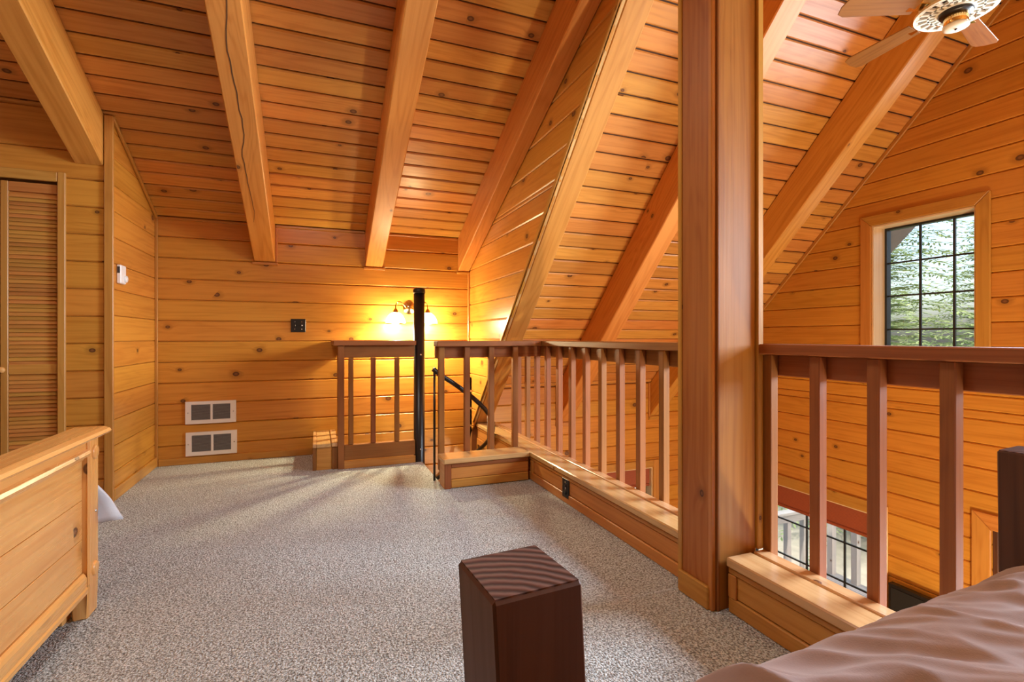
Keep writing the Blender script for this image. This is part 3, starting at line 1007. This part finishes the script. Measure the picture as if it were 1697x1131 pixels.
lathe('glass_lens', [(.0, -.090), (.045, -.090), (.060, -.082), (.060, -.072), (.050, -.070)], (FX, FY, FZ), 'cream', fan, 32)
lathe('lens_screw', [(0, -.097), (.006, -.096), (.007, -.090)], (FX, FY, FZ), 'black_metal', fan, 10)
for k in range(5):
    a = R(14 + 72 * k)
    ca, sa = math.cos(a), math.sin(a)

    def P(r_, s_, z_):
        return (FX + r_ * ca - s_ * sa, FY + r_ * sa + s_ * ca, FZ + z_)
    br = prism('blade_bracket', [P(.10, -.016, .034), P(.26, -.030, .026), P(.26, .030, .042), P(.10, .016, .034)], (0, 0, .006), 'brass', fan)
    poly = [P(.22, -.052, .024), P(.60, -.066, .020), P(.635, -.050, .024), P(.645, 0, .034), P(.635, .050, .044), P(.60, .066, .048), P(.22, .052, .044)]
    prism('blade', poly, (0, 0, .007), 'rail_wood', fan, (ca, sa, 0), .002)

fan.scale = (.76, .76, .76)

# ------------------------------------------------------------------ gable windows
def window(name, label, hole, casing, munt_y, munt_z, xg=4.285, sill=True, kind='structure'):
    y0, y1, z0, z1 = hole
    W = empty(name, (XG, (y0 + y1) / 2, z0), label, 'window', kind=kind)
    cw = casing
    xa, xb = XG - .018, XG - .0005
    prism('casing', [(xa, y1, z0 - cw), (xa, y1 + cw, z0 - cw), (xa, y1 + cw, z1 + cw), (xa, y1, z1)], (xb - xa, 0, 0), 'trim_wood', W, (0, 0, 1), .004)
    prism('casing', [(xa, y0, z0 - cw), (xa, y0 - cw, z0 - cw), (xa, y0 - cw, z1 + cw), (xa, y0, z1)], (xb - xa, 0, 0), 'trim_wood', W, (0, 0, 1), .004)
    prism('casing', [(xa, y0 + .001, z1 + .001), (xa, y1 - .001, z1 + .001), (xa, y1 + cw - .001, z1 + cw), (xa, y0 - cw + .001, z1 + cw)], (xb - xa, 0, 0), 'trim_wood', W, (0, 1, 0), .004)
    box('casing', xa, xb, y0 + .001, y1 - .001, z0 - cw, z0 - .001, 'trim_wood', W, (0, 1, 0), .004)
    th = .012
    box('jamb', XG, xg + .05, y1 - th, y1, z0, z1, 'pale_jamb', W, (0, 0, 1), 0)
    box('jamb', XG, xg + .05, y0, y0 + th, z0, z1, 'pale_jamb', W, (0, 0, 1), 0)
    box('jamb', XG, xg + .05, y0 + th, y1 - th, z1 - th, z1, 'pale_jamb', W, (0, 1, 0), 0)
    box('jamb', XG, xg + .05, y0 + th, y1 - th, z0, z0 + th, 'pale_jamb', W, (0, 1, 0), 0)
    a, b, c_, d = y0 + th, y1 - th, z0 + th, z1 - th
    fw = .016
    fr = boxes('frame', [(xg - .02, xg + .03, a, a + fw, c_, d), (xg - .02, xg + .03, b - fw, b, c_, d), (xg - .02, xg + .03, a + fw, b - fw, d - fw, d), (xg - .02, xg + .03, a + fw, b - fw, c_, c_ + fw)], 'black_frame', W)
    for y in munt_y:
        box('muntin', xg - .008, xg + .008, y - .0065, y + .0065, c_ + fw, d - fw, 'black_frame', W, (0, 0, 1), 0)
    for z in munt_z:
        box('muntin', xg - .007, xg + .007, a + fw, b - fw, z - .006, z + .006, 'black_frame', W, (0, 1, 0), 0)
    box('pane', xg + .009, xg + .013, a + fw * .5, b - fw * .5, c_ + fw * .5, d - fw * .5, 'glass', W, (0, 0, 1), 0)
    return W


window('window_1', 'upper gable window with black grid bars looking onto a conifer', H_UP, .082, (2.41, 2.192), (1.591, 1.328, 1.061, .80), 4.285)
W2 = window('window_2', 'lower gable window with rolled red-brown blind, facing the deck', H_LOW, .098, (2.985, 3.345, 3.70), (-.785, -1.13, -1.47), 4.27)
W3 = window('window_3', 'tall gable window right of the picture', H_BIG, .08, (.54, 1.08), (1.05, 1.85), 4.28)
W4 = window('window_4', 'wide lower gable window right of the picture', H_LOW2, .08, (-.27, .27), (-1.2,), 4.28)
# blind in the lower gable window and its twin in the eave wall
bl = empty('window_blind', (XG + .04, 3.3, -.42), 'woven red-brown roman blind in the lower gable window', 'blind')
box('blind_cloth', XG + .03, XG + .042, H_LOW[0] + .015, H_LOW[1] - .015, -.598, -.424, 'blind', bl, (0, 1, 0), .003)
box('blind_fold', XG + .022, XG + .048, H_LOW[0] + .015, H_LOW[1] - .015, -.628, -.599, 'blind', bl, (0, 1, 0), .008)
# eave wall window
W5 = empty('window_5', (2.8, YE, -1.6), 'eave wall window with red-brown blind, glimpsed below the far balusters', 'window', kind='structure')
for (a, b, z0, z1) in ((2.17, 2.249, -1.68, -.33), (3.401, 3.48, -1.68, -.33), (2.25, 3.40, -.409, -.33), (2.25, 3.40, -1.68, -1.601)):
    box('casing', a, b, YE - .018, YE - .001, z0, z1, 'trim_wood', W5, None, .004)
for (a, b, z0, z1) in ((2.25, 2.262, -1.6, -.41), (3.388, 3.40, -1.6, -.41), (2.262, 3.388, -1.6, -1.588), (2.262, 3.388, -.422, -.41)):
    box('jamb', a, b, YE, YE + .17, z0, z1, 'pale_jamb', W5, None, 0)
boxes('frame', [(2.262, 2.278, YE + .11, YE + .15, -1.588, -.422), (3.372, 3.388, YE + .11, YE + .15, -1.588, -.422), (2.278, 3.372, YE + .11, YE + .15, -.438, -.422)], 'black_frame', W5)
for x in (2.64, 3.02):
    box('muntin', x - .007, x + .007, YE + .12, YE + .14, -1.588, -.438, 'black_frame', W5, (0, 0, 1), 0)
box('pane', 2.27, 3.38, YE + .141, YE + .145, -1.59, -.43, 'glass', W5, (1, 0, 0), 0)
bl = empty('window_blind', (2.8, YE + .04, -.42), 'woven red-brown roman blind in the eave wall window', 'blind')
box('blind_cloth', 2.265, 3.385, YE + .03, YE + .042, -.592, -.424, 'blind', bl, (1, 0, 0), .003)
box('blind_fold', 2.265, 3.385, YE + .022, YE + .048, -.622, -.593, 'blind', bl, (1, 0, 0), .008)

# door in the gable, seen at the right edge behind the bed
D2 = empty('door_2', (XG, 1.5, ZL), 'pine cased glazed door at the right edge of the gable wall', 'door', kind='structure')
xa = XG - .02
prism('casing', [(xa, 1.905, ZL), (xa, 2.010, ZL), (xa, 2.010, -.162), (xa, 1.905, -.267)], (.0195, 0, 0), 'trim_wood', D2, (0, 0, 1), .004)
prism('casing', [(xa, .95, ZL), (xa, .845, ZL), (xa, .845, -.162), (xa, .95, -.267)], (.0195, 0, 0), 'trim_wood', D2, (0, 0, 1), .004)
prism('casing', [(xa, .951, -.266), (xa, 1.904, -.266), (xa, 2.009, -.162), (xa, .846, -.162)], (.0195, 0, 0), 'trim_wood', D2, (0, 1, 0), .004)
box('jamb', XG + .001, XG + .10, 1.875, 1.904, ZL, -.268, 'redwood', D2, (0, 0, 1), .003)
box('jamb', XG + .001, XG + .10, .951, .98, ZL, -.268, 'redwood', D2, (0, 0, 1), .003)
box('jamb', XG + .001, XG + .10, .98, 1.875, -.30, -.268, 'redwood', D2, (0, 1, 0), .003)
box('stile', XG + .04, XG + .085, 1.76, 1.873, ZL + .01, -.302, 'trim_wood', D2, (0, 0, 1), .004)
box('stile', XG + .04, XG + .085, .982, 1.09, ZL + .01, -.302, 'trim_wood', D2, (0, 0, 1), .004)
box('rail', XG + .04, XG + .085, 1.09, 1.76, -.42, -.302, 'trim_wood', D2, (0, 1, 0), .004)
box('rail', XG + .04, XG + .085, 1.09, 1.76, ZL + .01, ZL + .25, 'trim_wood', D2, (0, 1, 0), .004)
box('pane', XG + .06, XG + .066, 1.09, 1.76, ZL + .25, -.42, 'glass', D2, (0, 0, 1), 0)

# black framed screen against the gable
tv = empty('television', (4.05, 1.9, -1.6), 'black framed flat panel against the gable wall below the loft', 'television')
box('bezel', 4.035, 4.085, 1.28, 2.49, -1.56, -.858, 'black_plastic', tv, (0, 1, 0), .006)
box('screen', 4.030, 4.036, 1.305, 2.468, -1.53, -.885, 'screen', tv, (0, 1, 0), 0)
box('stand', 4.03, 4.10, 1.6, 2.2, ZL, -1.561, 'black_plastic', tv, (0, 0, 1), .004)

# ------------------------------------------------------------------ left bed (pine footboard)
B1 = empty('pine_bed', (-.77, 1.5, 0), 'honey pine bed with panelled footboard at the left edge', 'bed')
FX0 = -.752
y0, y1 = .55, 2.27
for yy in (y1 - .082, y0):
    prism('leg', [(FX0 - .045, yy, .0), (FX0 - .002, yy + .008, .0), (FX0 + .004, yy, .12), (FX0 + .004, yy, .640), (FX0 - .055, yy, .640), (FX0 - .055, yy, .14)], (0, .082, 0), 'bed_pine', B1, (0, 0, 1), .005)
    for z in (.585, .165):
        lathe('bolt_cover', [(.026, 0), (.025, .005), (.020, .007), (0, .007)], (FX0 + .004, yy + .047, z), 'bed_pine', B1, 22, 'X')
    lathe('metal_pin', [(.005, 0), (.004, .003), (0, .003)], (FX0 + .004, yy + .055, .37), 'steel', B1, 10, 'X')
pv = []
prof = [(-.075, .668), (.012, .668), (.030, .662), (.036, .652), (.030, .645), (.018, .642), (.010, .634), (-.060, .634), (-.075, .645)]
prism('cap_rail', [(FX0 + a, y0 - .03, b) for a, b in prof], (0, y1 - y0 + .055, 0), 'bed_pine', B1, (0, 1, 0), 0)
prof = [(-.045, .632), (-.004, .632), (-.004, .606), (.006, .600), (.010, .590), (.004, .580), (-.008, .576), (-.012, .566), (-.045, .566)]
prism('top_moulding', [(FX0 + a, y0 + .083, b) for a, b in prof], (0, y1 - y0 - .166, 0), 'bed_pine', B1, (0, 1, 0), 0)
for (z0, z1) in ((.170, .286), (.288, .424), (.426, .565)):
    box('panel_board', FX0 - .035, FX0 - .016, y0 + .083, y1 - .083, z0, z1, 'bed_pine', B1, (0, 1, 0), .0012)
prof = [(-.045, .168), (-.012, .168), (-.006, .160), (-.002, .150), (-.002, .118), (.002, .112), (.002, .098), (-.045, .098)]
prism('bottom_rail', [(FX0 + a, y0 + .083, b) for a, b in prof], (0, y1 - y0 - .166, 0), 'bed_pine', B1, (0, 1, 0), 0)
box('side_rail', -2.72, FX0 - .056, y1 - .035, y1 - .01, .20, .34, 'bed_pine', B1, (1, 0, 0), .004)
box('side_rail', -2.72, FX0 - .056, y0 + .01, y0 + .035, .20, .34, 'bed_pine', B1, (1, 0, 0), .004)
box('floor_runner', -2.60, FX0 - .062, 2.17, 2.23, .0, .030, 'bed_pine', B1, (1, 0, 0), .004)
mt = box('mattress', -2.70, FX0 - .06, y0 + .04, y1 - .04, .30, .52, 'sheet', None, (1, 0, 0), .04)
props(mt, 'white mattress on the pine bed behind the footboard', 'mattress')


def cloth(name, fn, nu, nv, mat, thick=.0):
    v, f = [], []
    for j in range(nv + 1):
        for i in range(nu + 1):
            v.append(fn(i / nu, j / nv))
    for j in range(nv):
        for i in range(nu):
            a = j * (nu + 1) + i
            f.append((a, a + 1, a + nu + 2, a + nu + 1))
    o = mesh_obj(name, v, f, mat, None, (1, 0, 0), 0, True)
    if thick:
        md = o.modifiers.new('thickness', 'SOLIDIFY')
        md.thickness = thick
        md.offset = -1
    return o


def comf(u, v):
    # u runs from the head of the bed to the footboard, v from the near edge over the far edge and down the far side
    x = -2.55 + (1.74 + .02) * u
    Lh = 1.50
    s = v * (Lh + .34)
    n = noise.noise(Vector((x * 5, s * 5, 1.3))) * .018
    if s < Lh:
        y, z = .72 + s, .545 + n
        if s > Lh - .08:
            z -= ((s - Lh + .08) / .08) ** 2 * .035
    else:
        q = (s - Lh) / .34
        z = .51 - .215 * q + n * .3
        y = .72 + Lh + .06 + .09 * q + n * 1.5 + .02 * math.sin(x * 22) * q
        x += .085 * q * max(0, (u - .8) / .2)
    return (x, y, z)


cf = cloth('comforter', comf, 60, 60, 'comforter', .012)
props(cf, 'pale blue white comforter hanging over the far side of the pine bed', 'comforter')

# ------------------------------------------------------------------ near bed: dark square posts and mauve duvet
ROT = R(4.4)
CR, SR = math.cos(ROT), math.sin(ROT)
BX, BY = .176, .436


def bp(x, y, z):
    """bed-local (x across the foot, y to the foot, z up) -> world"""
    return (BX + x * CR - y * SR, BY + x * SR + y * CR, z)


B2 = empty('post_bed', (BX, BY, 0), 'dark reddish square-post bed in the foreground', 'bed')


def bpost(x, lean):
    h = .0438
    zt_ = .780
    v = []
    for z, l in ((0, lean * zt_), (zt_, 0)):
        for (a, b) in ((-h, -h), (h, -h), (h, h), (-h, h)):
            v.append(bp(x + a + l, b, z))
    return v


def endgrain():
    k = NT('redwood_end_grain')
    tc_ = k.n('ShaderNodeTexCoord')
    sp = k.n('ShaderNodeSeparateXYZ', Vector=tc_.outputs['Object'])
    nz = k.n('ShaderNodeTexNoise', Vector=tc_.outputs['Object'], Scale=45.0, Detail=3.0)
    d = k.math('SQRT', k.math('ADD', k.math('POWER', k.math('ADD', sp.outputs[0], .055), 2.0), k.math('POWER', k.math('ADD', sp.outputs[1], .10), 2.0)))
    d = k.math('ADD', d, k.math('MULTIPLY', nz.outputs[0], .006))
    wv = k.math('MULTIPLY_ADD', k.math('SINE', k.math('MULTIPLY', d, 560.0)), .5, .5)
    col = k.mix(wv, (.050, .016, .010, 1), (.165, .070, .050, 1))
    p = k.principled(Base__Color=col, Roughness=.75)
    k.set(p.inputs['Normal'], k.bump(wv, .5, .002))
    return k.m


EG = endgrain()
for x, ln, nm in ((0, .055, 'bed_post'), (1.105, .028, 'bed_post')):
    o = mesh_obj(nm, bpost(x, ln), BOXF, 'redwood', B2, (0, 0, 1), .0025)
    zc_ = .780
    v = [bp(x + a, b, zz) for zz in (zc_ - .001, zc_ + .0015) for (a, b) in ((-.0412, -.0412), (.0412, -.0412), (.0412, .0412), (-.0412, .0412))]
    mesh_obj('end_grain', v, BOXF, EG, o, (0, 0, 1))
v = [bp(x, y, z) for z in (.22, .42) for (x, y) in ((.08, -.02), (1.06, -.02), (1.06, .02), (.08, .02))]
mesh_obj('foot_rail', v, BOXF, 'redwood', B2, (1, 0, 0), .003)
for xx in (.02, 1.085):
    v = [bp(x, y, z) for z in (.22, .40) for (x, y) in ((xx - .018, -1.95), (xx + .018, -1.95), (xx + .018, -.05), (xx - .018, -.05))]
    mesh_obj('side_rail', v, BOXF, 'redwood', B2, (0, 1, 0), .003)
v = [bp(x, y, z) for z in (.26, .50) for (x, y) in ((.05, -1.95), (1.055, -1.95), (1.055, -.06), (.05, -.06))]
m2 = mesh_obj('mattress', v, BOXF, 'sheet', None, (0, 1, 0), .04)
props(m2, 'white mattress under the mauve duvet on the foreground bed', 'mattress')


def duv(u, v):
    # across the bed with a skirt on both sides, along the bed with a skirt at the foot
    skirt = .22
    Wd, Ld = .985, 1.75
    a = -skirt + u * (Wd + 2 * skirt)
    b = -skirt + v * (Ld + skirt)
    ex = min(a, Wd - a)
    ey = b
    r = .075
    ztop = .612
    # plan position and drop
    def edge(e):
        if e <= -0.0:
            return 0.0, -e
        return e, 0.0
    px, dx = edge(ex)
    py, dy = edge(ey)
    drop = dx + dy if not (dx and dy) else math.hypot(dx, dy)

    def rnd(e):
        return r - math.sqrt(max(0, r * r - (r - e) ** 2)) if e < r else 0
    z = ztop - rnd(max(px, 0)) * .8 - rnd(max(py, 0)) * .75 - drop * .85
    X = a if ex > 0 else (0 if a < Wd / 2 else Wd)
    Y = -b if ey > 0 else .02
    # folds that fan out from the near foot corner
    n = noise.noise(Vector((X * 2.6, Y * 3.2, 0))) * .008
    amp = min(1, max(0, (b + .03) * 12))
    for fx, fy, ph, am in ((3.0, 9.0, 2.7, .017), (5.0, 17.0, 6.1, .010), (9.0, 26.0, 11.3, .006)):
        wx = X + .10 * noise.noise(Vector((X * 3, Y * 3, ph)))
        wy = Y + .06 * noise.noise(Vector((X * 4, Y * 4, ph + 5)))
        rd = noise.noise(Vector((wx * fx + wy * 2.0, wy * fy + wx * fx * 1.3, ph)))
        n += am * amp * (1 - 2.2 * abs(rd))
    n -= .012
    z += n
    z += .006 - .040 * max(0, X - .25)
    X -= n * .4 if dx else 0
    Y += n * .6 if dy else 0
    q = bp(X + .062, Y + .022, max(z, .16))
    return q


dv = cloth('duvet', duv, 240, 420, 'duvet', .010)
props(dv, 'rumpled mauve pink duvet on the foreground bed', 'duvet')

# ------------------------------------------------------------------ outside
gr = boxes('ground', [(4.6, 40, -25, 40, -3.3, -3.2)], 'ground')
props(gr, 'dry grassy ground beyond the deck', 'ground', kind='structure')
dk = empty('deck', (5.9, 3, ZL), 'weathered wooden deck outside the lower gable window', 'deck')
src = None
for i in range(20):
    x = XG + .20 + .145 * i
    if src is None:
        src = box('deck_board', x, x + .138, -2.5, 5.4, ZL - .10, ZL - .07, 'deck_wood', dk, (0, 1, 0), .003)
        c0 = WL[src].copy()
    else:
        copy_to(src, (c0.x + .145 * i, c0.y, c0.z), dk)
dr = empty('deck_railing', (7.15, 3, ZL), 'grey wooden deck railing seen through the lower window', 'railing')
box('top_rail', 7.08, 7.22, -2.5, 5.35, -1.56, -1.52, 'deck_wood', dr, (0, 1, 0), .003)
box('top_rail', 5.3, 7.08, 5.26, 5.38, -1.58, -1.54, 'deck_wood', dr, (1, 0, 0), .003)
box('under_rail', 5.3, 7.08, 5.30, 5.34, -1.70, -1.59, 'deck_wood', dr, (1, 0, 0), .003)
balusters(dr, [(7.15, 5.2 - .36 * i) for i in range(14)], .085, .085, ZL - .07, -1.561, 'deck_wood')
balusters(dr, [(5.45 + .33 * i, 5.36) for i in range(5)], .075, .075, ZL - .07, -1.581, 'deck_wood')


def rock(loc, s, label):
    bm = bmesh.new()
    bmesh.ops.create_icosphere(bm, subdivisions=2, radius=1)
    vs = []
    for v_ in bm.verts:
        d = 1 + .35 * noise.noise(v_.co * 1.7 + Vector(loc))
        vs.append((loc[0] + v_.co.x * s * d * 1.3, loc[1] + v_.co.y * s * d * 1.5, loc[2] + v_.co.z * s * d * .6))
    fs = [tuple(q.index for q in f_.verts) for f_ in bm.faces]
    bm.free()
    o = mesh_obj('rock', vs, fs, 'rock')
    props(o, label, 'rock', 'pale rocks edging the slope behind the deck')


rs = random.Random(4)
for i in range(14):
    x = 11.3 + rs.uniform(-.5, .5) + .0
    rock((x, 2.6 + i * .36 + rs.uniform(-.1, .1), -3.16), rs.uniform(.14, .26), 'pale rock in the low row edging the slope beyond the deck')


def shrub(loc, h, n, label):
    rr = random.Random(int(loc[1] * 100))
    v, f = [], []
    for i in range(n):
        th, rad, zz = rr.uniform(0, 6.283), h * .8 * math.sqrt(rr.random()), h * rr.random()
        rad *= math.sqrt(max(.05, 1 - (zz / h) ** 2))
        c = Vector((loc[0] + rad * math.cos(th), loc[1] + rad * math.sin(th), loc[2] + zz))
        d1 = Vector((rr.uniform(-1, 1), rr.uniform(-1, 1), rr.uniform(-.3, 1))).normalized() * .085
        d2 = Vector((rr.uniform(-1, 1), rr.uniform(-1, 1), rr.uniform(-1, 1))).normalized() * .04
        k = len(v)
        v += [c - d1, c + d2, c + d1, c - d2]
        f.append((k, k + 1, k + 2, k + 3))
    o = mesh_obj('shrub', v, f, 'bush')
    props(o, label, 'shrub', 'yellow green shrubs on the slope')


for i in range(9):
    shrub((12.6 + rs.uniform(-.4, .9), 3.2 + i * 1.1, -3.2), rs.uniform(.8, 1.3), 700, 'yellow green shrub behind the row of pale rocks')


def conifer(loc, H, rad, n_wh, label, seed):
    rr = random.Random(seed)
    T = empty('conifer', loc, label, 'tree', 'conifers outside the gable windows')
    tube('trunk', [loc, (loc[0] + .05, loc[1], loc[2] + H * .5), (loc[0], loc[1], loc[2] + H)], [.11, .06, .015], 'bark', T, 8)
    v, f = [], []
    for wv in range(n_wh):
        t_ = (wv + rr.random() * .6) / n_wh
        z = loc[2] + .6 + (H - .6) * t_
        L = rad * (1 - t_) ** .8 + .12
        nb = 9
        a0 = rr.uniform(0, 6.28)
        for b in range(nb):
            a = a0 + 6.283 * b / nb + rr.uniform(-.25, .25)
            l = L * rr.uniform(.7, 1.1)
            d = Vector((math.cos(a), math.sin(a), 0))
            sd = Vector((-d.y, d.x, 0))
            steps = max(4, int(l / .085))
            for s_ in range(steps):
                q = (s_ + 1) / steps
                c = Vector(loc) * 1.0
                c.z = z + .10 * math.sin(q * 2.2) * l - .22 * q * q * l
                c.x += d.x * l * q
                c.y += d.y * l * q
                for side in (-1, 1, 0):
                    m = .26 * (1.15 - q) + .05
                    tip = c + (d * .10 + sd * side * m + Vector((0, 0, -.04 * abs(side) + rr.uniform(-.02, .03)))) * rr.uniform(.7, 1.2)
                    nrm = Vector((rr.uniform(-.4, .4), rr.uniform(-.4, .4), 1))
                    wd = (tip - c).cross(nrm).normalized() * .021
                    k = len(v)
                    v += [c - wd * .5, c + (tip - c) * .5 - wd, tip, c + (tip - c) * .5 + wd]
                    f.append((k, k + 1, k + 2, k + 3))
    mesh_obj('foliage', v, f, 'needles', T)
    return T


conifer((10.6, 6.75, -3.2), 11.0, 3.0, 62, 'nearest conifer filling most of the upper gable window', 11)
conifer((16.2, 7.6, -3.2), 7.4, 2.6, 44, 'shorter conifer behind, low in the right of the upper window', 12)
conifer((13.2, 12.2, -3.2), 8.5, 2.3, 36, 'conifer to the left beyond the deck corner', 13)
conifer((18.5, 11.8, -3.2), 9.6, 2.6, 36, 'far conifer behind the shrubs', 14)
